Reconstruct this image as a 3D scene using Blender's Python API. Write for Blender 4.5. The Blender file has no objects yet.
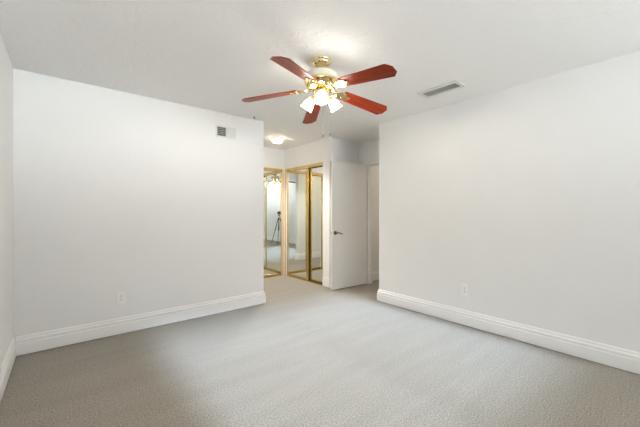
import bpy, bmesh, math, random
from mathutils import Vector, Matrix, Euler
random.seed(4)
PI = math.pi
R = math.radians
S = bpy.context.scene
COL = S.collection

# ------------------------------------------------------------------ camera
cam_d = bpy.data.cameras.new('camera')
cam_d.sensor_width = 36.0
cam_d.lens = 36.0 * 307.6 / 640.0
cam_d.shift_y = -1.0 / 640.0
cam_d.clip_start = 0.02
cam = bpy.data.objects.new('camera', cam_d)
cam.location = (0, 0, 1.22)
YAW = math.atan2(0.6388, 0.7694)
cam.rotation_euler = (R(90), 0, -YAW)
COL.objects.link(cam)
S.camera = cam

# ------------------------------------------------------------------ light
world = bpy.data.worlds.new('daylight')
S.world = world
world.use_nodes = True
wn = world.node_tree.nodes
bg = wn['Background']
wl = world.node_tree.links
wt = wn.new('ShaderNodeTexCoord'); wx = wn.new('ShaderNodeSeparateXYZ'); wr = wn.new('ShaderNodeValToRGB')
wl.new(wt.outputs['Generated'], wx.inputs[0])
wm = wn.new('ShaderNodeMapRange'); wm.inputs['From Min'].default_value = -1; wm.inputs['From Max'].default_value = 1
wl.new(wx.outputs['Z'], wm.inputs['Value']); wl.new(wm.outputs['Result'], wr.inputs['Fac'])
# lower half brightened to light the ceiling, as paving would; hazy sky above
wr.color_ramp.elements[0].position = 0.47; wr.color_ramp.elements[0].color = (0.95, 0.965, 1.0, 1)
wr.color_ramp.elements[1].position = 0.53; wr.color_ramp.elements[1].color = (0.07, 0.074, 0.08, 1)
# added bias: world brighter towards the right, to light the left wall and ceiling
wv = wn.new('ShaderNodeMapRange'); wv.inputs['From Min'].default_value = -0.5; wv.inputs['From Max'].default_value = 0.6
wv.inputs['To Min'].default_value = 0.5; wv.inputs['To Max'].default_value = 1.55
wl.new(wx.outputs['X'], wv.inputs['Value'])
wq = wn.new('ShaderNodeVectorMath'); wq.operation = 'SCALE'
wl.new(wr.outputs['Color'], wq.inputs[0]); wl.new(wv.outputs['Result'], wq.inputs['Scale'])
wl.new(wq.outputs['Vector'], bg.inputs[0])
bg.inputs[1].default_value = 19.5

sun_d = bpy.data.lights.new('sun', 'SUN')
sun_d.energy = 8.0
sun_d.angle = R(4)
sun_d.color = (0.66, 0.80, 1.0)
sun = bpy.data.objects.new('sun', sun_d)
sun.rotation_euler = Vector((0.0, 1.0, -math.tan(R(20.4)))).to_track_quat('-Z', 'Y').to_euler()
sun.location = (1.8, -6, 4)
COL.objects.link(sun)

S.view_settings.view_transform = 'Standard'
S.view_settings.look = 'None'
S.view_settings.gamma = 1.0
S.view_settings.use_curve_mapping = False
S.view_settings.exposure = 0.26

# ------------------------------------------------------------------ materials
def newmat(name):
    m = bpy.data.materials.new(name)
    m.use_nodes = True
    return m, m.node_tree.nodes, m.node_tree.links, m.node_tree.nodes['Principled BSDF']

def mat(name, col, rough=0.5, metal=0.0, spec=0.5, bump=None, var=None):
    m, n, l, b = newmat(name)
    b.inputs['Base Color'].default_value = (*col, 1)
    b.inputs['Roughness'].default_value = rough
    b.inputs['Metallic'].default_value = metal
    b.inputs['Specular IOR Level'].default_value = spec
    tc = n.new('ShaderNodeNewGeometry')
    if bump:
        scale, strength, dist = bump
        t = n.new('ShaderNodeTexNoise')
        t.inputs['Scale'].default_value = scale
        t.inputs['Detail'].default_value = 4
        l.new(tc.outputs['Position'], t.inputs['Vector'])
        bp = n.new('ShaderNodeBump')
        bp.inputs['Strength'].default_value = strength
        bp.inputs['Distance'].default_value = dist
        l.new(t.outputs['Fac'], bp.inputs['Height'])
        l.new(bp.outputs['Normal'], b.inputs['Normal'])
    if var:
        scale, amt = var
        t = n.new('ShaderNodeTexNoise')
        t.inputs['Scale'].default_value = scale
        t.inputs['Detail'].default_value = 3
        l.new(tc.outputs['Position'], t.inputs['Vector'])
        r = n.new('ShaderNodeValToRGB')
        r.color_ramp.elements[0].position = 0.3
        r.color_ramp.elements[1].position = 0.7
        r.color_ramp.elements[0].color = (*[c * (1 - amt) for c in col], 1)
        r.color_ramp.elements[1].color = (*[min(1, c * (1 + amt)) for c in col], 1)
        l.new(t.outputs['Fac'], r.inputs['Fac'])
        l.new(r.outputs['Color'], b.inputs['Base Color'])
    return m

M = {}
M['wall'] = mat('wall_paint', (0.845, 0.843, 0.838), 0.6, spec=0.3, bump=(60, 0.08, 0.003), var=(1.2, 0.012))
M['trim'] = mat('trim_paint', (0.88, 0.878, 0.87), 0.3, spec=0.5, var=(4, 0.01))
M['door'] = mat('door_paint', (0.80, 0.785, 0.765), 0.4, var=(3, 0.012))
M['plastic'] = mat('white_plastic', (0.93, 0.93, 0.91), 0.25, var=(20, 0.01))
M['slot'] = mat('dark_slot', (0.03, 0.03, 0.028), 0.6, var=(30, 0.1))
M['duct'] = mat('duct_interior', (0.10, 0.095, 0.085), 0.7, var=(20, 0.2))
M['vent'] = mat('vent_enamel', (0.76, 0.76, 0.73), 0.35, var=(20, 0.01))
M['brass'] = mat('polished_brass', (0.90, 0.70, 0.36), 0.2, 1.0, var=(9, 0.05))
M['pale_brass'] = mat('pale_brass', (0.80, 0.68, 0.40), 0.10, 1.0, var=(9, 0.05))
M['gold'] = mat('gold_anodised_frame', (0.66, 0.49, 0.20), 0.2, 1.0, var=(7, 0.06))
M['jamb'] = mat('satin_gold_channel', (0.80, 0.62, 0.42), 0.45, 0.7, var=(7, 0.04))
M['ivory'] = mat('ivory_enamel', (0.74, 0.70, 0.58), 0.18, var=(12, 0.02))
M['nickel'] = mat('aged_nickel', (0.30, 0.27, 0.23), 0.25, 1.0, var=(40, 0.1))
M['black'] = mat('black_plastic', (0.018, 0.018, 0.02), 0.35, var=(40, 0.2))
M['dark_metal'] = mat('dark_metal', (0.05, 0.05, 0.055), 0.4, 0.6, var=(40, 0.2))
M['mirror'] = mat('mirror_glass', (0.86, 0.88, 0.85), 0.0, 1.0)
M['alu'] = mat('white_vinyl', (0.80, 0.81, 0.80), 0.4, var=(10, 0.01))
M['grass'] = mat('pale_patio', (0.55, 0.55, 0.52), 0.8, var=(2, 0.15))

# ceiling: knocked-down plaster
def ceiling_mat():
    m, n, l, b = newmat('knockdown_ceiling')
    b.inputs['Base Color'].default_value = (0.94, 0.937, 0.93, 1)
    b.inputs['Roughness'].default_value = 0.75
    b.inputs['Specular IOR Level'].default_value = 0.2
    g = n.new('ShaderNodeNewGeometry')
    t = n.new('ShaderNodeTexNoise'); t.inputs['Scale'].default_value = 9; t.inputs['Detail'].default_value = 5
    t.inputs['Distortion'].default_value = 1.2
    r = n.new('ShaderNodeValToRGB')
    r.color_ramp.elements[0].position = 0.50; r.color_ramp.elements[1].position = 0.58
    bp = n.new('ShaderNodeBump'); bp.inputs['Strength'].default_value = 0.35; bp.inputs['Distance'].default_value = 0.004
    l.new(g.outputs['Position'], t.inputs['Vector']); l.new(t.outputs['Fac'], r.inputs['Fac'])
    l.new(r.outputs['Color'], bp.inputs['Height']); l.new(bp.outputs['Normal'], b.inputs['Normal'])
    return m
M['ceiling'] = ceiling_mat()

def carpet_mat():
    m, n, l, b = newmat('loop_carpet')
    b.inputs['Roughness'].default_value = 0.95
    b.inputs['Specular IOR Level'].default_value = 0.1
    b.inputs['Sheen Weight'].default_value = 0.35
    b.inputs['Sheen Roughness'].default_value = 0.5
    g = n.new('ShaderNodeNewGeometry')
    t = n.new('ShaderNodeTexNoise'); t.inputs['Scale'].default_value = 110; t.inputs['Detail'].default_value = 5
    t.inputs['Roughness'].default_value = 0.75
    l.new(g.outputs['Position'], t.inputs['Vector'])
    r = n.new('ShaderNodeValToRGB')
    r.color_ramp.elements[0].position = 0.37; r.color_ramp.elements[1].position = 0.63
    r.color_ramp.elements[0].color = (0.120, 0.101, 0.080, 1)
    r.color_ramp.elements[1].color = (0.41, 0.362, 0.300, 1)
    l.new(t.outputs['Fac'], r.inputs['Fac'])
    # vacuum streaks in the pile
    mp = n.new('ShaderNodeMapping'); mp.inputs['Rotation'].default_value = (0, 0, R(28))
    mp.inputs['Scale'].default_value = (0.7, 5.0, 1)
    l.new(g.outputs['Position'], mp.inputs['Vector'])
    s = n.new('ShaderNodeTexNoise'); s.inputs['Scale'].default_value = 1.6; s.inputs['Detail'].default_value = 2
    l.new(mp.outputs['Vector'], s.inputs['Vector'])
    r2 = n.new('ShaderNodeMapRange')
    r2.inputs['From Min'].default_value = 0.35; r2.inputs['From Max'].default_value = 0.65
    r2.inputs['To Min'].default_value = 0.94; r2.inputs['To Max'].default_value = 1.03
    l.new(s.outputs['Fac'], r2.inputs['Value'])
    mx = n.new('ShaderNodeVectorMath'); mx.operation = 'SCALE'
    l.new(r.outputs['Color'], mx.inputs[0]); l.new(r2.outputs['Result'], mx.inputs['Scale'])
    l.new(mx.outputs['Vector'], b.inputs['Base Color'])
    bp = n.new('ShaderNodeBump'); bp.inputs['Strength'].default_value = 0.5; bp.inputs['Distance'].default_value = 0.004
    l.new(t.outputs['Fac'], bp.inputs['Height']); l.new(bp.outputs['Normal'], b.inputs['Normal'])
    return m
M['carpet'] = carpet_mat()

def wood_mat():
    m, n, l, b = newmat('mahogany_blade')
    b.inputs['Roughness'].default_value = 0.3
    b.inputs['Specular IOR Level'].default_value = 0.22
    tc = n.new('ShaderNodeTexCoord')
    mp = n.new('ShaderNodeMapping'); mp.inputs['Scale'].default_value = (2.5, 40, 10)
    l.new(tc.outputs['Object'], mp.inputs['Vector'])
    t = n.new('ShaderNodeTexNoise'); t.inputs['Scale'].default_value = 1.5; t.inputs['Detail'].default_value = 4
    l.new(mp.outputs['Vector'], t.inputs['Vector'])
    r = n.new('ShaderNodeValToRGB')
    r.color_ramp.elements[0].position = 0.3; r.color_ramp.elements[1].position = 0.75
    r.color_ramp.elements[0].color = (0.15, 0.016, 0.004, 1)
    r.color_ramp.elements[1].color = (0.38, 0.048, 0.010, 1)
    l.new(t.outputs['Fac'], r.inputs['Fac']); l.new(r.outputs['Color'], b.inputs['Base Color'])
    return m
M['wood'] = wood_mat()

def lamp_mat(name, col, strength):
    m, n, l, b = newmat(name)
    b.inputs['Base Color'].default_value = (0.9, 0.9, 0.88, 1)
    b.inputs['Roughness'].default_value = 0.3
    b.inputs['Emission Color'].default_value = (*col, 1)
    b.inputs['Emission Strength'].default_value = strength
    return m
M['shade'] = lamp_mat('lit_frosted_glass', (1.0, 0.95, 0.88), 25.0)
M['dome'] = lamp_mat('lit_opal_dome', (1.0, 0.86, 0.70), 9.0)
M['alcove_fill'] = lamp_mat('alcove_fill_dome', (1.0, 0.83, 0.60), 36.0)
M['hall'] = lamp_mat('hall_fill_dome', (1.0, 0.84, 0.64), 50.0)

def glass_mat():
    m = bpy.data.materials.new('window_glass'); m.use_nodes = True
    n = m.node_tree.nodes; l = m.node_tree.links
    for x in list(n):
        if x.type == 'BSDF_PRINCIPLED': n.remove(x)
    tr = n.new('ShaderNodeBsdfTransparent'); tr.inputs[0].default_value = (0.96, 0.98, 0.97, 1)
    gl = n.new('ShaderNodeBsdfGlossy'); gl.inputs['Roughness'].default_value = 0.02
    mx = n.new('ShaderNodeMixShader'); mx.inputs[0].default_value = 0.06
    l.new(tr.outputs[0], mx.inputs[1]); l.new(gl.outputs[0], mx.inputs[2])
    l.new(mx.outputs[0], n['Material Output'].inputs['Surface'])
    return m
M['glass'] = glass_mat()

# ------------------------------------------------------------------ helpers
def box(bm, x0, x1, y0, y1, z0, z1, mt=None):
    v = [bm.verts.new((x, y, z)) for x in (x0, x1) for y in (y0, y1) for z in (z0, z1)]
    for f in ((0, 1, 3, 2), (4, 6, 7, 5), (0, 4, 5, 1), (2, 3, 7, 6), (0, 2, 6, 4), (1, 5, 7, 3)):
        bm.faces.new([v[i] for i in f])
    if mt is not None:
        for a in v: a.co = mt @ a.co
    return v

def lathe(bm, prof, seg=40, mt=None, close=True):
    """prof: list of (r, z); axis z"""
    rings = []
    for r, z in prof:
        if r < 1e-6:
            rings.append([bm.verts.new((0, 0, z))])
        else:
            rings.append([bm.verts.new((r * math.cos(2 * PI * k / seg), r * math.sin(2 * PI * k / seg), z)) for k in range(seg)])
    for a, b in zip(rings[:-1], rings[1:]):
        if len(a) == 1 and len(b) == 1: continue
        for k in range(seg):
            j = (k + 1) % seg
            if len(a) == 1: bm.faces.new((a[0], b[j], b[k]))
            elif len(b) == 1: bm.faces.new((a[k], a[j], b[0]))
            else: bm.faces.new((a[k], a[j], b[j], b[k]))
    if close:
        for rg in (rings[0], rings[-1]):
            if len(rg) > 1:
                try: bm.faces.new(rg)
                except ValueError: pass
    vs = [v for rg in rings for v in rg]
    if mt is not None:
        for v in vs: v.co = mt @ v.co
    return vs

def tube(bm, pts, rad, seg=10, cap=True):
    pts = [Vector(p) for p in pts]
    rads = rad if isinstance(rad, (list, tuple)) else [rad] * len(pts)
    rings = []
    up = None
    for i, p in enumerate(pts):
        d = (pts[min(i + 1, len(pts) - 1)] - pts[max(i - 1, 0)]).normalized()
        if up is None:
            up = Vector((0, 0, 1)) if abs(d.z) < 0.9 else Vector((1, 0, 0))
        u = d.cross(up).normalized(); w = d.cross(u).normalized()
        up = -w if False else up
        rings.append([bm.verts.new(p + rads[i] * (math.cos(2 * PI * k / seg) * u + math.sin(2 * PI * k / seg) * w)) for k in range(seg)])
    for a, b in zip(rings[:-1], rings[1:]):
        for k in range(seg):
            j = (k + 1) % seg
            bm.faces.new((a[k], a[j], b[j], b[k]))
    if cap:
        bm.faces.new(rings[0]); bm.faces.new(rings[-1])

def prism(bm, outline, z0, z1, mt=None):
    a = [bm.verts.new((x, y, z0)) for x, y in outline]
    b = [bm.verts.new((x, y, z1)) for x, y in outline]
    bm.faces.new(a); bm.faces.new(b)
    n = len(a)
    for k in range(n):
        j = (k + 1) % n
        bm.faces.new((a[k], a[j], b[j], b[k]))
    if mt is not None:
        for v in a + b: v.co = mt @ v.co

def obj(name, bm, m, parent=None, bevel=0.0, smooth=False, seg=2):
    bmesh.ops.recalc_face_normals(bm, faces=bm.faces)
    me = bpy.data.meshes.new(name)
    bm.to_mesh(me); bm.free()
    me.materials.append(m)
    o = bpy.data.objects.new(name, me)
    COL.objects.link(o)
    if smooth:
        for p in me.polygons: p.use_smooth = True
        if smooth != 'all':
            me.set_sharp_from_angle(angle=R(40))
    if bevel:
        md = o.modifiers.new('bevel', 'BEVEL'); md.width = bevel; md.segments = seg; md.limit_method = 'ANGLE'
        md.angle_limit = R(40)
    if parent: o.parent = parent
    return o

def struct(name, bm, m, **k):
    o = obj(name, bm, m, **k)
    if not o.parent: o['kind'] = 'structure'
    return o

def thing(name, label, cat, loc=(0, 0, 0), rz=0.0, group=None):
    o = bpy.data.objects.new(name, None)
    o.empty_display_size = 0.1
    COL.objects.link(o)
    o.location = loc; o.rotation_euler = (0, 0, rz)
    o['label'] = label; o['category'] = cat
    if group: o['group'] = group
    return o

def B(): return bmesh.new()

# ------------------------------------------------------------------ the room
H = 2.44
XL, XR = -0.336, 3.335            # bedroom side walls
YB, YF = -2.40, 3.66              # window wall behind the camera, wall with the register
XE = 2.055                        # free end of the register wall
YR = 2.742                        # end of the right wall
XC, YC = 3.30, 5.06               # the two closet fronts
YN = 3.73                         # nook wall behind the open door
XD, YH = 3.98, 3.53               # wall with the doorway, hinge side
XA = 1.0                          # far left of the dressing alcove
T = 0.12

bm = B(); box(bm, XL - .2, 6.4, YB - .15, 5.9, -0.12, 0); struct('floor', bm, M['carpet'])
bm = B(); box(bm, XL - .2, 6.4, YB - .15, 5.9, H, H + 0.12); struct('ceiling', bm, M['ceiling'])
bm = B(); box(bm, XL - T, XL, YB - T, YF + T, 0, H); struct('wall_left', bm, M['wall'])
bm = B(); box(bm, XL, XE, YF, YF + T, 0, H); struct('wall_front', bm, M['wall'])
bm = B(); box(bm, XR, XR + .10, YB - T, YR - .10, 0, H); box(bm, XR, XD, YR - .10, YR, 0, H)
struct('wall_right', bm, M['wall'])
# window wall
WX0, WX1, WZ0, WZ1 = 0.62, 3.26, 1.12, 2.18
bm = B()
box(bm, XL, WX0, YB - T, YB, 0, H); box(bm, WX1, XR, YB - T, YB, 0, H)
box(bm, WX0, WX1, YB - T, YB, 0, WZ0); box(bm, WX0, WX1, YB - T, YB, WZ1, H)
struct('wall_back', bm, M['wall'])
# alcove walls
bm = B(); box(bm, XA - T, XA, YF + T, YC + T, 0, H); box(bm, XA - T, XL, YF + T - .001, YF + T, 0, .01)
struct('wall_alcove_left', bm, M['wall'])
CY0, CY1 = 3.897, 4.995           # right closet opening
CX0, CX1 = 2.40, 3.244            # back closet opening
CH = 2.06
bm = B()
box(bm, XA, CX0, YC, YC + .10, 0, H); box(bm, CX0, CX1, YC, YC + .10, CH, H)
box(bm, CX1, XC, YC, YC + .10, 0, H)
box(bm, CX0, CX1, YC + .60, YC + .70, 0, H); box(bm, CX0 - .1, CX0, YC + .1, YC + .6, 0, H); box(bm, CX1, CX1 + .1, YC + .1, YC + .6, 0, H)
struct('wall_closet_back', bm, M['wall'])
bm = B()
box(bm, XC, XC + .10, YN, CY0, 0, H); box(bm, XC, XC + .10, CY1, YC + .10, 0, H)
box(bm, XC, XC + .10, CY0, CY1, CH, H)
box(bm, XC + .10, XD + .11, YN, YN + .1, 0, H)
box(bm, XD - .02, XD + .11, YN + .1, YC + .1, 0, H); box(bm, XC + .1, XD - .02, YC, YC + .1, 0, H)
struct('wall_closet_right', bm, M['wall'])
# doorway wall
DY0 = YH - 0.775
DH = 2.045
bm = B()
box(bm, XD, XD + .11, YH, YN, 0, H); box(bm, XD, XD + .11, DY0, YH, DH, H); box(bm, XD, XD + .11, YR - .7, DY0, 0, H)
struct('wall_doorway', bm, M['wall'])
bm = B()
box(bm, XD + .11, 6.3, 3.62, 3.72, 0, H); box(bm, XD + .11, 6.3, 2.00, 2.10, 0, H); box(bm, 6.2, 6.3, 2.1, 3.62, 0, H)
struct('wall_hall', bm, M['wall'])

# baseboards: stepped colonial profile swept along the wall lines
BP = [(0, .007), (.022, .007), (.022, .104), (.015, .107), (.015, .116), (.019, .120), (.018, .134), (.010, .141), (.010, .148), (.007, .160), (0, .165)]
BP_SLIM = [(t * .5, z) for t, z in BP]
def baseboard(name, path, closed=False, prof=BP):
    """path: (x, y) points; board stands to the left of travel"""
    bm = B(); rows = []
    n = len(path)
    P = [Vector((*p, 0)) for p in path]
    for i, p in enumerate(P):
        d0 = (P[i] - P[i - 1]).normalized() if i > 0 else None
        d1 = (P[i + 1] - P[i]).normalized() if i < n - 1 else None
        if d0 is None: d0 = d1
        if d1 is None: d1 = d0
        n0 = Vector((-d0.y, d0.x, 0)); n1 = Vector((-d1.y, d1.x, 0))
        m = (n0 + n1); m = m / m.dot(n0)
        rows.append([bm.verts.new(p + m * t + Vector((0, 0, z))) for t, z in prof])
    for a, b in zip(rows[:-1], rows[1:]):
        for k in range(len(prof)):
            j = (k + 1) % len(prof)
            bm.faces.new((a[k], a[j], b[j], b[k]))
    bm.faces.new(rows[0]); bm.faces.new(rows[-1])
    return struct(name, bm, M['trim'])
# left of travel = room side
def bb(name, path, prof=BP): return baseboard(name, path, prof=prof)
bb('baseboard_front', [(XL + .0175, YF), (XE, YF), (XE, YF + T), (XA, YF + T)][::-1])
bb('baseboard_left', [(XL, YF), (XL, YB)])
bb('baseboard_back', [(XL + .018, YB), (XR - .018, YB)])
bb('baseboard_right', [(XR, YB), (XR, YR), (XD, YR)])
bb('baseboard_nook', [(XD, YN), (XC, YN), (XC, CY0)], BP_SLIM)
bb('baseboard_alcove', [(CX0, YC), (XA, YC), (XA, YF + T + .02)])
bb('baseboard_hall', [(6.2, 3.62), (XD + .11, 3.62)])

# door lining
bm = B()
box(bm, XD - .004, XD + .114, YH - .018, YH, 0, DH)
box(bm, XD - .004, XD + .114, DY0, DY0 + .018, 0, DH)
box(bm, XD - .004, XD + .114, DY0 + .018, YH - .018, DH - .018, DH)
box(bm, XD + .045, XD + .075, YH - .030, YH - .018, 0, DH - .018)
box(bm, XD + .045, XD + .075, DY0 + .018, YH - .030, DH - .030, DH - .018)
struct('trim_1', bm, M['trim'], bevel=.001)

# window
bm = B()
fw = .045
yo, yi = YB - .095, YB - .035
for a in ((WX0, WX0 + fw, WZ0, WZ1), (WX1 - fw, WX1, WZ0, WZ1), (WX0 + fw, WX1 - fw, WZ0, WZ0 + fw), (WX0 + fw, WX1 - fw, WZ1 - fw, WZ1),
          ((WX0 + WX1) / 2 - .012, (WX0 + WX1) / 2 + .012, WZ0 + fw, WZ1 - fw)):
    box(bm, a[0], a[1], yo, yi, a[2], a[3])
win = struct('window_1', bm, M['alu'], bevel=.003)
xm = (WX0 + WX1) / 2
for a, b_ in ((WX0 + fw, xm - .012), (xm + .012, WX1 - fw)):
    bm = B(); box(bm, a, b_, yo + .028, yo + .033, WZ0 + fw, WZ1 - fw)
    obj('window_pane', bm, M['glass'], win)
bm = B(); box(bm, WX0 - .03, WX1 + .03, YB, YB + .05, WZ0 - .025, WZ0); obj('window_sill', bm, M['trim'], win, bevel=.004)

# ------------------------------------------------------------------ mirrored closet doors
def mirror_door(name, label, w, h, st_l, st_r, loc, rz, pull=None):
    """local: x along the width (0..w), faces -y, thickness .022"""
    t = thing(name, label, 'mirrored door', loc, rz, None)
    d = .020
    bm = B(); box(bm, st_l - .004, w - st_r + .004, .006, .014, .030, h - .020); obj('mirror_panel', bm, M['mirror'], t)
    for a, b_, in ((0, st_l), (w - st_r, w)):
        bm = B(); box(bm, a, b_, 0, d, 0, h); obj('stile', bm, M['gold'], t, bevel=.004, seg=3)
    bm = B(); box(bm, st_l, w - st_r, .001, d - .001, 0, .032); obj('bottom_rail', bm, M['gold'], t, bevel=.003)
    bm = B(); box(bm, st_l, w - st_r, .001, d - .001, h - .022, h); obj('top_rail', bm, M['gold'], t, bevel=.003)
    if pull is not None:
        bm = B(); box(bm, pull - .008, pull + .008, -.006, .001, .86, .98); obj('finger_pull', bm, M['brass'], t, bevel=.003)
    return t

def track(name, label, loc, rz, w, jambs=()):
    t = thing(name, label, 'closet track', loc, rz)
    bm = B(); box(bm, 0, w, .000, .006, -.055, 0); box(bm, 0, w, .006, .085, -.006, 0)
    box(bm, 0, w, .043, .046, -.045, -.006); obj('fascia_rail', bm, M['gold'], t)
    for a in jambs:
        bm = B(); box(bm, a, a + .040, -.004, .0, -CH + .005, 0); obj('jamb_channel', bm, M['jamb'], t, bevel=.002)
    return t
def floor_track(name, label, loc, rz, w):
    t = thing(name, label, 'closet track', loc, rz)
    bm = B(); box(bm, 0, w, .0, .085, 0, .004)
    for y in (.002, .041, .080): box(bm, 0, w, y, y + .003, .004, .016)
    obj('guide_rail', bm, M['gold'], t)
    return t

DHm = CH - .012 - .020
# back closet: faces -Y
cw = CX1 - CX0
track('closet_head_track', 'gold head track above the mirrored doors facing the bedroom, beside the dressing alcove', (CX0, YC, CH), 0, cw, (cw + .001,))
floor_track('closet_floor_track', 'gold floor track under the mirrored doors facing the bedroom', (CX0, YC, 0), 0, cw)
mirror_door('mirrored_closet_door', 'gold framed sliding mirror door facing the bedroom, next to the inner corner', .46, DHm, .020, .018, (CX1 - .46, YC + .012, .018), 0, None)
mirror_door('mirrored_closet_door', 'gold framed sliding mirror door facing the bedroom, mostly behind the wall end', .44, DHm, .028, .028, (CX0, YC + .050, .018), 0, None)
# right closet: faces -X : rotate -90deg so local x -> -Y
L = CY1 - CY0
rz = -PI / 2
track('closet_head_track', 'gold head track above the pair of mirror doors beside the open white door', (XC, CY1, CH), rz, L, (-.050,))
floor_track('closet_floor_track', 'gold floor track under the pair of mirror doors beside the open white door', (XC, CY1, 0), rz, L)
mirror_door('mirrored_closet_door', 'wider gold framed sliding mirror door in front, nearer the closet corner', CY1 - 4.322, DHm, .022, .052, (XC + .012, CY1, .018), rz, .012)
mirror_door('mirrored_closet_door', 'narrower gold framed sliding mirror door nearest the open white door', 4.322 - CY0, DHm, .050, .020, (XC + .050, 4.322, .018), rz, None)

# ------------------------------------------------------------------ open door
hx, hy_ = XD - .022, YH - .012
ang = math.atan2(3.56 - 3.517, 3.20 - 3.96)      # direction hinge -> latch
dr = thing('door_1', 'open flush white bedroom door with a dark lever, swung against the nook wall', 'door', (hx, hy_, 0), ang)
del dr['label']; del dr['category']; dr['kind'] = 'structure'
DW = .758
# local x runs hinge -> latch; the seen face is local +y (towards camera) because x points to -X
bm = B(); box(bm, 0, DW, -.035, 0, .012, 2.03); obj('door_slab', bm, M['door'], dr, bevel=.002)
for z in (.22, 1.02, 1.80):
    bm = B()
    lathe(bm, [(0, -.045), (.006, -.045), (.006, .045), (0, .045)], 12, Matrix.Translation((-.007, .004, z)))
    box(bm, -.006, 0.0, -.030, .003, z - .044, z + .044)
    obj('hinge', bm, M['trim'], dr, smooth=True)
def lever(side):
    s = side
    yb = 0 if s > 0 else -.035
    bm = B()
    mt = Matrix.Translation((DW - .062, yb, .90)) @ Matrix.Rotation(-PI / 2 * s, 4, 'X')
    lathe(bm, [(0, 0), (.032, 0), (.032, .004), (.028, .009), (.014, .011), (.012, .028), (.014, .034), (.013, .046), (0, .048)], 28, mt)
    pts = [(DW - .062, yb + s * .040, .900), (DW - .085, yb + s * .044, .903), (DW - .115, yb + s * .046, .898), (DW - .150, yb + s * .045, .886), (DW - .178, yb + s * .043, .878)]
    tube(bm, pts, [.010, .010, .009, .008, .006], 12)
    return obj('lever_handle', bm, M['nickel'], dr, smooth=True)
lever(1); lever(-1)
bm = B(); box(bm, DW, DW + .0015, -.030, -.005, .872, .928); box(bm, DW + .0015, DW + .009, -.023, -.012, .890, .910)
obj('latch_plate', bm, M['pale_brass'], dr, bevel=.0006)

# ------------------------------------------------------------------ ceiling fan
FX, FY = 1.587, 1.893
fan = thing('ceiling_fan', 'five-blade mahogany and brass ceiling fan with three lit frosted glass shades', 'ceiling fan', (FX, FY, H))
# canopy
bm = B(); lathe(bm, [(0, 0), (.082, 0), (.086, -.006), (.085, -.014), (.079, -.020), (.080, -.026), (.073, -.040), (.060, -.052), (.047, -.058), (.043, -.062), (.044, -.068), (.036, -.075), (.024, -.078), (0, -.078)], 48)
obj('canopy', bm, M['pale_brass'], fan, smooth=True)
bm = B(); lathe(bm, [(0, -.074), (.017, -.074), (.017, -.100), (0, -.100)], 24); obj('downrod', bm, M['brass'], fan, smooth=True)
# motor housing
bm = B(); lathe(bm, [(0, -.092), (.040, -.092), (.080, -.096), (.112, -.106), (.128, -.122), (.131, -.140), (.131, -.164), (.127, -.168), (0, -.168)], 56)
motor = obj('motor_housing', bm, M['ivory'], fan, smooth=True)
bm = B(); lathe(bm, [(0, -.168), (.131, -.168), (.138, -.173), (.138, -.182), (.131, -.188), (.127, -.204), (.112, -.222), (.090, -.234), (.060, -.240), (0, -.240)], 56)
lower = obj('motor_base', bm, M['brass'], fan, smooth=True)
# blades. bearings measured in the camera's own frame then turned to the room
def bearing(deg):
    return R(deg) - YAW
ZB = 2.222 - H
DROOP = R(6.9)
TILT = R(2.2)
FWD = Vector((0.6388, 0.7694, 0)); RGT = Vector((0.7694, -0.6388, 0))
PITCH = R(12)
def blade_mesh():
    bm = B()
    x0, x1 = .195, .660
    w0, w1 = .055, .072
    out = [(x0, -w0 + .012), (x0 + .012, -w0), (x1 - .036, -w1), (x1, -w1 + .040), (x1, w1 - .040), (x1 - .036, w1), (x0 + .012, w0), (x0, w0 - .012)]
    prism(bm, out, 0, .006)
    return bm
def iron_mesh():
    bm = B()
    # ornate flared bracket: arm from the motor, then a three lobed plate under the blade
    out = [(.085, -.016), (.125, -.013), (.150, -.020), (.172, -.040), (.200, -.048), (.222, -.040), (.236, -.022), (.262, -.016), (.276, 0),
           (.262, .016), (.236, .022), (.222, .040), (.200, .048), (.172, .040), (.150, .020), (.125, .013), (.085, .016)]
    prism(bm, out, -.006, -.0005)
    for sx, sy in ((.205, -.028), (.205, .028), (.255, 0)):
        lathe(bm, [(0, -.010), (.006, -.009), (.007, -.006), (0, -.006)], 12, Matrix.Translation((sx, sy, 0)))
    for s in (-1, 1):   # scrolls
        pts = [(.100 + .05 * t, s * (.012 + .024 * math.sin(PI * t)), -.008) for t in [i / 8 for i in range(9)]]
        tube(bm, pts, .0045, 8)
    return bm
bl_me = ir_me = None
for i, deg in enumerate((173, 245, 317, 29, 101)):
    a = bearing(deg)
    # pitch: anticlockwise edge low
    mt = Matrix.Translation((0, 0, ZB)) @ Matrix.Rotation(-TILT, 4, RGT) @ Matrix.Rotation(a, 4, 'Z') @ Matrix.Rotation(DROOP, 4, 'Y') @ Matrix.Rotation(-PITCH, 4, 'X')
    if bl_me is None:
        o = obj('fan_blade', blade_mesh(), M['wood'], fan, bevel=.0015)
        q = obj('blade_iron', iron_mesh(), M['pale_brass'], fan, smooth=True)
        bl_me, ir_me = o, q
    else:
        o = bl_me.copy(); q = ir_me.copy()
        COL.objects.link(o); COL.objects.link(q)
        o.parent = fan; q.parent = fan
    o.matrix_local = mt; q.matrix_local = mt
# switch housing
bm = B(); lathe(bm, [(0, -.238), (.050, -.238), (.060, -.246), (.062, -.262), (.054, -.278), (.048, -.286), (.052, -.296), (.052, -.310), (.040, -.324), (.020, -.334), (.010, -.338), (.008, -.346), (0, -.350)], 40)
obj('switch_housing', bm, M['brass'], fan, smooth=True)
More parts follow.
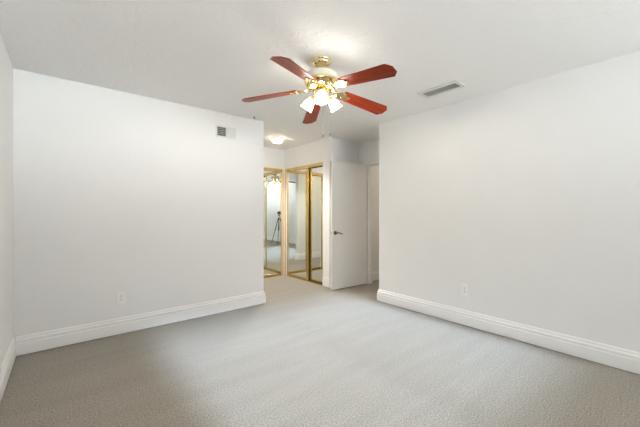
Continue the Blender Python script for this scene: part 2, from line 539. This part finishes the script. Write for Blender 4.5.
# three lamp arms with shades
LAMP_W = 18.0; LAMP_C = (1.0, 0.88, 0.72)
def shade_bm():
    bm = B()
    outer = [(.020, 0), (.023, -.006), (.033, -.022), (.040, -.040), (.043, -.058), (.043, -.070), (.046, -.082), (.050, -.090)]
    inner = [(r - .003, z) for r, z in outer[::-1]]
    rings = []
    seg = 48
    for j, (r, z) in enumerate(outer + inner):
        e = max(0, (-z - .070) / .020)
        rings.append([bm.verts.new(((r + .003 * e * math.cos(8 * 2 * PI * k / seg)) * math.cos(2 * PI * k / seg), (r + .003 * e * math.cos(8 * 2 * PI * k / seg)) * math.sin(2 * PI * k / seg), z)) for k in range(seg)])
    for a, b_ in zip(rings, rings[1:]):
        for k in range(seg):
            j = (k + 1) % seg
            bm.faces.new((a[k], a[j], b_[j], b_[k]))
    return bm
for k, deg in enumerate((270, 30, 150)):
    a = bearing(deg)
    rot = Matrix.Rotation(a, 4, 'Z')
    arm = B()
    pts = [rot @ Vector(p) for p in ((.044, 0, -.282), (.062, 0, -.276), (.076, 0, -.280), (.084, 0, -.288))]
    tube(arm, pts, .007, 10)
    base = rot @ Matrix.Translation((.084, 0, -.284)) @ Matrix.Rotation(-R(38), 4, 'Y')
    lathe(arm, [(0, .006), (.014, .006), (.024, -.004), (.026, -.016), (.023, -.018), (0, -.018)], 28, base)
    ao = obj('lamp_arm', arm, M['brass'], fan, smooth=True)
    sb = shade_bm()
    mt = rot @ Matrix.Translation((.084, 0, -.284)) @ Matrix.Rotation(-R(38), 4, 'Y') @ Matrix.Translation((0, 0, -.012))
    for v in sb.verts: v.co = mt @ v.co
    ld = bpy.data.lights.new('lamp_light', 'SPOT'); ld.energy = LAMP_W; ld.color = LAMP_C; ld.spot_size = R(150); ld.spot_blend = 0.6; ld.shadow_soft_size = .03
    lo = bpy.data.objects.new('lamp_light', ld); COL.objects.link(lo); lo.parent = ao
    lo.matrix_local = mt @ Matrix.Translation((0, 0, -.100))
    so = obj('glass_shade', sb, M['shade'], ao, smooth='all')
    bb_ = B(); lathe(bb_, [(0, -.006), (.010, -.008), (.012, -.024), (.021, -.044), (.024, -.056), (.020, -.070), (.010, -.077), (0, -.078)], 20, mt)
    obj('light_bulb', bb_, M['shade'], ao, smooth='all')
# pull chains
def w2(lat, dep): return (lat * .7694 + dep * .6388, -lat * .6388 + dep * .7694)
for (lat, dep, zb) in ((.014, -.02, -.600), (.068, 0, -.585)):
    px, py = w2(lat, dep)
    bm = B()
    tube(bm, [(px * .5, py * .5, -.312), (px, py, -.326), (px, py, zb)], .0007, 6)
    z = -.328
    while z > zb:
        lathe(bm, [(0, .0014), (.0014, 0), (0, -.0014)], 6, Matrix.Translation((px, py, z))); z -= .006
    c = obj('pull_chain', bm, M['nickel'], fan)
    bm = B(); lathe(bm, [(0, .004), (.003, .002), (.005, -.006), (.008, -.018), (.006, -.024), (0, -.027)], 14, Matrix.Translation((px, py, zb)))
    obj('chain_pull', bm, M['nickel'], c, smooth=True)

# ------------------------------------------------------------------ alcove ceiling light
lt = thing('ceiling_light', 'lit round opal flush ceiling light in the dressing alcove', 'ceiling light', (2.68, 4.33, H))
bm = B(); lathe(bm, [(0, 0), (.088, 0), (.094, -.006), (.094, -.016), (.086, -.024), (0, -.024)], 48); obj('base_ring', bm, M['ivory'], lt, smooth=True)
bm = B(); lathe(bm, [(.084, -.022), (.090, -.036), (.086, -.056), (.068, -.072), (.044, -.080), (.020, -.083), (0, -.084)], 48, close=False); obj('glass_dome', bm, M['dome'], lt, smooth='all')
bm = B(); lathe(bm, [(0, -.083), (.006, -.084), (.007, -.089), (.004, -.094), (0, -.095)], 16); obj('finial', bm, M['brass'], lt, smooth=True)
ld = bpy.data.lights.new('dome_light', 'SPOT'); ld.energy = 105; ld.color = (1.0, 0.96, 0.90); ld.spot_size = R(135); ld.spot_blend = 0.8; ld.shadow_soft_size = .06
lo = bpy.data.objects.new('dome_light', ld); COL.objects.link(lo); lo.parent = lt; lo.location = (0, 0, -.10)
lt = thing('ceiling_light', 'added fill light at the far left end of the dressing alcove, out of direct view', 'ceiling light', (1.45, 4.42, H))  # added fill dome, out of direct view, to brighten the alcove
bm = B(); lathe(bm, [(0, 0), (.12, 0), (.12, -.02), (0, -.02)], 32); obj('base_ring', bm, M['ivory'], lt, smooth=True)
bm = B(); lathe(bm, [(.110, -.02), (.100, -.048), (.060, -.068), (0, -.076)], 32, close=False); obj('glass_dome', bm, M['alcove_fill'], lt, smooth='all')
lt = thing('ceiling_light', 'added fill light in the hall beyond the doorway, out of direct view', 'ceiling light', (5.1, 2.9, H))  # unseen dome added so the hall behind the doorway is not dark
bm = B(); lathe(bm, [(0, 0), (.12, 0), (.12, -.02), (0, -.02)], 32); obj('base_ring', bm, M['ivory'], lt, smooth=True)
bm = B(); lathe(bm, [(.110, -.02), (.100, -.048), (.060, -.068), (0, -.076)], 32, close=False); obj('glass_dome', bm, M['hall'], lt, smooth='all')

# ------------------------------------------------------------------ ceiling vent (slats along the room)
vx0, vx1, vy0, vy1 = 2.770, 2.962, 1.375, 1.787
vt = thing('ceiling_vent', 'white rectangular ceiling air vent with long slats right of the fan', 'air vent', ((vx0 + vx1) / 2, (vy0 + vy1) / 2, H))
hw, hl = (vx1 - vx0) / 2, (vy1 - vy0) / 2
ix, iy = hw - .038, hl - .034
bm = B()
for s in (-1, 1):
    # flange with sloped faces
    prism(bm, [(s * hw, -hl), (s * ix, -iy), (s * ix, iy), (s * hw, hl)], -.010, 0)
    prism(bm, [(-hw, s * hl), (-ix, s * iy), (ix, s * iy), (hw, s * hl)], -.010, 0)
obj('frame', bm, M['vent'], vt, bevel=.002)
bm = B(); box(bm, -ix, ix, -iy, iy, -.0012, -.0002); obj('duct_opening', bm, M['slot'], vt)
n = 7
for k in range(n):
    x = -ix + (k + .5) * 2 * ix / n
    bm = B(); mt = Matrix.Translation((x, 0, -.0065)) @ Matrix.Rotation(R(-52), 4, 'Y')
    box(bm, -.0055, .0055, -iy, iy, -.0006, .0006, mt); obj('slat', bm, M['vent'], vt)
for y in (-.06, .06):
    bm = B(); box(bm, -ix, ix, y - .0015, y + .0015, -.0098, -.0022); obj('cross_bar', bm, M['vent'], vt)

# ------------------------------------------------------------------ wall register
rx0, rx1, rz0, rz1 = 1.405, 1.657, 2.137, 2.280
rg = thing('wall_register', 'white two-way wall air register high on the wall near the alcove', 'air vent', ((rx0 + rx1) / 2, YF, (rz0 + rz1) / 2))
hw, hh = (rx1 - rx0) / 2, (rz1 - rz0) / 2
ix, iz = hw - .016, hh - .018
bm = B()
for s in (-1, 1):
    box(bm, min(s * hw, s * ix), max(s * hw, s * ix), -.010, 0, -hh, hh)
    box(bm, -ix, ix, -.010, 0, min(s * hh, s * iz), max(s * hh, s * iz))
box(bm, -.004, .004, -.010, 0, -iz, iz)
obj('frame', bm, M['vent'], rg, bevel=.002)
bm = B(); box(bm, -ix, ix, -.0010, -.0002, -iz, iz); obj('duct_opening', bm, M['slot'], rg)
for s in (-1, 1):
    n = 9
    for k in range(n):
        x = s * (.006 + (k + .5) * (ix - .006) / n)
        bm = B(); mt = Matrix.Translation((x, -.0055, 0)) @ Matrix.Rotation(R(-20) if s < 0 else R(-18), 4, 'Z')
        if s < 0: box(bm, -.0006, .0006, -.0045, .0040, -iz, iz, mt)
        else: box(bm, -.0055, .0055, -.0006, .0006, -iz, iz, mt)
        obj('fin', bm, M['vent'], rg)
for k in range(4):
    z = -iz + (k + 1) * 2 * iz / 5
    bm = B(); box(bm, -ix, ix, -.0115, -.0100, z - .0015, z + .0015); obj('front_bar', bm, M['vent'], rg)

# ------------------------------------------------------------------ outlets
def outlet(label, loc, rz):
    t = thing('power_outlet', label, 'outlet', loc, rz)
    bm = B(); box(bm, -.040, .040, -.007, 0, -.065, .065); obj('cover_plate', bm, M['plastic'], t, bevel=.003, seg=3)
    for s in (-1, 1):
        bm = B()
        out = [(.0165 * math.cos(u), s * .0205 + max(-.0125, min(.0125, .0165 * math.sin(u)))) for u in [2 * PI * i / 24 for i in range(24)]]
        seen = []
        for p in out:
            if not seen or (abs(p[0] - seen[-1][0]) + abs(p[1] - seen[-1][1])) > 1e-5: seen.append(p)
        prism(bm, seen, 0, .002, Matrix.Translation((0, -.006, 0)) @ Matrix.Rotation(R(90), 4, 'X'))
        rc = obj('socket', bm, M['plastic'], t)
        bm = B()
        box(bm, -.0075, -.0050, -.0086, -.0080, s * .0205 - .001, s * .0205 + .008)
        box(bm, .0050, .0075, -.0086, -.0080, s * .0205 - .001, s * .0205 + .007)
        lathe(bm, [(0, 0), (.0028, 0), (.0028, .0006), (0, .0006)], 12, Matrix.Translation((0, -.0080, s * .0205 - .0075)) @ Matrix.Rotation(R(90), 4, 'X'))
        obj('slots', bm, M['slot'], rc)
    bm = B(); lathe(bm, [(0, 0), (.0035, 0), (.003, .001), (0, .0014)], 14, Matrix.Translation((0, -.006, 0)) @ Matrix.Rotation(R(90), 4, 'X')); obj('screw', bm, M['nickel'], t)
outlet('white double power outlet low on the wall under the wall register side', (.436, YF, .36), 0)
outlet('white double power outlet low on the long right-hand wall', (XR, 1.56, .38), -PI / 2)

# ------------------------------------------------------------------ plant hook on the ceiling
hk = thing('ceiling_hook', 'small dark swag hook screwed into the ceiling near the wall register', 'hook', (1.865, 3.56, H))
bm = B(); lathe(bm, [(0, 0), (.012, 0), (.011, -.005), (.005, -.008), (0, -.008)], 16)
tube(bm, [(0, 0, -.005), (0, 0, -.010)], .0025, 8)
tube(bm, [(.008 * math.sin(t), 0, -.018 + .008 * math.cos(t)) for t in [PI * 1.5 * i / 12 for i in range(13)]], .0025, 8)
obj('hook_body', bm, M['dark_metal'], hk, smooth=True)

# ------------------------------------------------------------------ photographer's tripod (seen in the mirrors)
tp = thing('camera_tripod', 'black camera on a dark tripod, seen only as a reflection in the mirror doors', 'tripod', (.105, -.25, 0), -YAW)
bm = B(); tube(bm, [(0, 0, .52), (0, 0, 1.10)], .013, 12); lathe(bm, [(0, 1.08), (.03, 1.08), (.032, 1.11), (.02, 1.13), (.028, 1.15), (0, 1.155)], 20); obj('centre_column', bm, M['dark_metal'], tp, smooth=True)
for k in range(3):
    a = 2 * PI * k / 3 + PI / 2
    c, s = math.cos(a), math.sin(a)
    bm = B(); tube(bm, [(c * .03, s * .03, 1.00), (c * .20, s * .20, .50), (c * .205, s * .205, .49), (c * .37, s * .37, .012)], [.017, .016, .011, .010], 10)
    lg = obj('leg', bm, M['dark_metal'], tp, smooth=True)
    bm = B(); lathe(bm, [(0, 0), (.015, 0), (.015, .012), (.010, .022), (0, .022)], 14, Matrix.Translation((c * .372, s * .372, 0))); obj('rubber_foot', bm, M['black'], lg, smooth=True)
bm = B(); box(bm, -.068, .068, -.050, -.008, 1.158, 1.252); box(bm, -.025, .025, -.045, -.012, 1.252, 1.275); box(bm, .040, .068, -.008, .012, 1.165, 1.240)
cb = obj('camera_body', bm, M['black'], tp, bevel=.006, seg=3)
bm = B(); lathe(bm, [(0, 0), (.034, 0), (.034, .045), (.040, .055), (.040, .080), (.034, .080), (.030, .070), (0, .066)], 28, Matrix.Translation((0, -.008, 1.205)) @ Matrix.Rotation(R(-90), 4, 'X')); obj('lens', bm, M['black'], cb, smooth=True)
